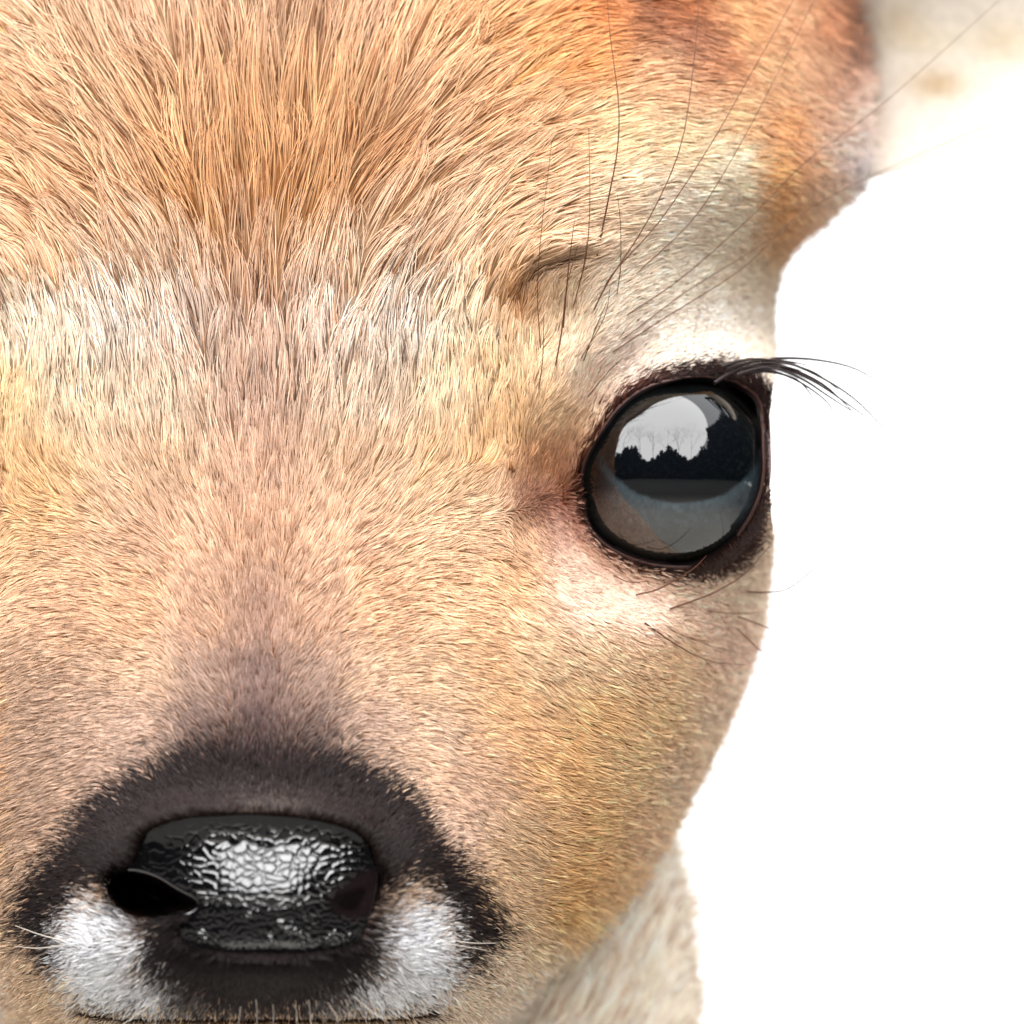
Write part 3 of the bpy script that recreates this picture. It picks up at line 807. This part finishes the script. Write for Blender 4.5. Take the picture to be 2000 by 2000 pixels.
for pts, r in dark_w + below_w:
    q = []
    n = len(pts); zprev = None
    for k, (u, v) in enumerate(pts):
        W = float(sil(v))
        z = Hs(min(u, W - 70), v) + 10 + 26*min(k, 3)
        if zprev is not None: z = max(z, zprev - 70) if u > W - 70 else max(z, zprev - 90)
        zprev = z; q.append((u, v, z))
    tube('whisker', q, r*(1.6 if pts[0][0] > 1430 else 1.0), 0.5, (92, 58, 40), deer, n=22)
for pts in ([(128,1838),(80,1826),(30,1808)],[(122,1846),(75,1852),(28,1848)],[(880,1836),(925,1842),(968,1842)],[(868,1842),(915,1850),(950,1856)],
            [(312,1948),(276,1975),(236,2004)],[(690,1946),(722,1972),(758,1998)],[(500,1952),(502,1978),(501,2010)],[(533,1962),(534,1980),(533,2002)],
            [(576,1962),(580,1982),(581,2010)],[(603,1953),(606,1978),(609,2010)],[(470,1966),(468,1982),(466,2000)],[(640,1958),(652,1975),(662,1996)]):
    q = [(u, v, Hs(u, min(v, 1975)) + 26 + 10*k) for k, (u, v) in enumerate(pts)]
    tube('whisker', q, 1.3 if abs(pts[0][0] - X0) > 150 else 0.9, 0.5, (214, 204, 192), deer, n=10, label='pale whisker on the muzzle')

# ------------------------------------------------------------------ what the eye mirrors: ground and wood behind the camera; plus an added bounce disc
def plain(name, col, rough=0.9):
    m = bpy.data.materials.new(name); m.use_nodes = True
    t = m.node_tree; b = t.nodes['Principled BSDF']
    n = t.nodes.new('ShaderNodeTexNoise'); n.inputs['Scale'].default_value = 2.5; n.inputs['Detail'].default_value = 6
    r = t.nodes.new('ShaderNodeValToRGB')
    r.color_ramp.elements[0].color = (*[c*0.6 for c in col], 1); r.color_ramp.elements[1].color = (*[c*1.3 for c in col], 1)
    t.links.new(n.outputs[0], r.inputs[0]); t.links.new(r.outputs[0], b.inputs['Base Color'])
    b.inputs['Roughness'].default_value = rough
    return m
gm = bpy.data.meshes.new('ground')
ring = [(math.cos(a)*12.5, math.sin(a)*8.5 - 5.5, -0.75) for a in np.linspace(0, 2*math.pi, 64, endpoint=False)]
gm.from_pydata([(x, y, z) for x, y, z in ring], [], [list(range(64))]); gm.materials.append(plain('bare_ground', (0.045, 0.042, 0.037)))
g = link('ground', gm); g['kind'] = 'structure'
rings = []
for r_ in (0.0, 0.5, 0.8, 1.1, 1.5, 1.9):
    for a in np.linspace(0, 2*math.pi, 48, endpoint=False):
        rings.append((math.cos(a)*r_*1.25, math.sin(a)*r_, -0.745))
pm = bpy.data.meshes.new('bounce_disc')  # pale disc added below the head to bounce light onto chin and jaw
pm.from_pydata(rings, [], [tuple(q) for q in grid_faces(6, 48, True)[:, ::-1].tolist()])
pa = pm.attributes.new('col', 'FLOAT_COLOR', 'POINT')
tf_ = np.repeat([1.0, 1.0, 0.8, 0.45, 0.12, 0.0], 48)[:, None]
pcol = np.ones((288, 4), np.float32); pcol[:, :3] = np.array([0.31, 0.295, 0.27])*tf_ + np.array([0.045, 0.042, 0.037])*(1 - tf_)
pa.data.foreach_set('color', pcol.ravel())
pm.materials.append(mat_attr('bounce_disc_pale', 0.9, 0.1, noise=0.3, nscale=30))
g = link('bounce_disc', pm); g['kind'] = 'structure'

def woodland():
    rg = np.random.default_rng(11)
    V, F = [], []
    for i in range(150):
        az = math.radians(-120 + 265*i/149 + rg.uniform(-1.5, 1.5))      # 0 = straight behind the camera, + = picture right
        deg = math.degrees(az)
        el = 20 + 7*math.sin(deg*0.13 + 1) + rg.uniform(-3, 5)
        if deg > 50: el = 21 + (min(deg, 66) - 50)/16*24*(1 if deg < 115 else 0.7)
        dist = 9 + rg.uniform(-1, 2)
        h = math.tan(math.radians(min(el, 74)))*dist + 0.75
        cx, cy = math.sin(az)*dist, -math.cos(az)*dist
        wdt = 0.65 + 0.5*rg.random()
        n = 260 if deg < 50 else 420
        hh = rg.random(n)**0.8*h; rr = wdt*(1.15 - 0.85*hh/h)*np.sqrt(rg.random(n)); a = rg.random(n)*2*math.pi
        ctr = np.stack([cx + rr*np.cos(a), cy + rr*np.sin(a), -0.75 + hh], -1)
        sz = 0.34*(1.1 - 0.6*hh/h)
        for c0, s0 in zip(ctr, sz):
            d = rg.normal(0, 1, (3, 3)); d -= d.mean(0); d = d/np.linalg.norm(d, axis=1)[:, None]*s0*(1.0 + 0.7*rg.random())
            k = len(V); V.extend((c0 + d).tolist()); F.append((k, k+1, k+2))
    # bare twigs reaching up across the sky
    def twig(p, d, ln, w, lev):
        q = p + d*ln; sd = np.cross(d, [0.3, 1, 0.2]); sd = sd/np.linalg.norm(sd)*w
        k = len(V); V.extend([(p - sd).tolist(), (p + sd).tolist(), (q + sd*0.6).tolist(), (q - sd*0.6).tolist()]); F.append((k, k+1, k+2, k+3))
        if lev == 0: return
        for _ in range(3):
            nd = d + rg.normal(0, 0.42, 3); nd[2] += 0.15; nd /= np.linalg.norm(nd)
            twig(q if rg.random() < 0.6 else p + d*ln*0.6, nd, ln*rg.uniform(0.6, 0.85), w*0.6, lev - 1)
    for deg in (-52, -30, -14, 2, 16, 30):
        az = math.radians(deg)
        twig(np.array([math.sin(az)*8, -math.cos(az)*8, 2.2]), np.array([0.1*rg.normal(), 0.35, 0.93]), 2.6, 0.03, 6)
    me = bpy.data.meshes.new('woodland'); me.from_pydata(V, [], F); me.materials.append(plain('dark_foliage', (0.02, 0.024, 0.018)))
    o = link('woodland', me); o['kind'] = 'stuff'
    return o
woodland()
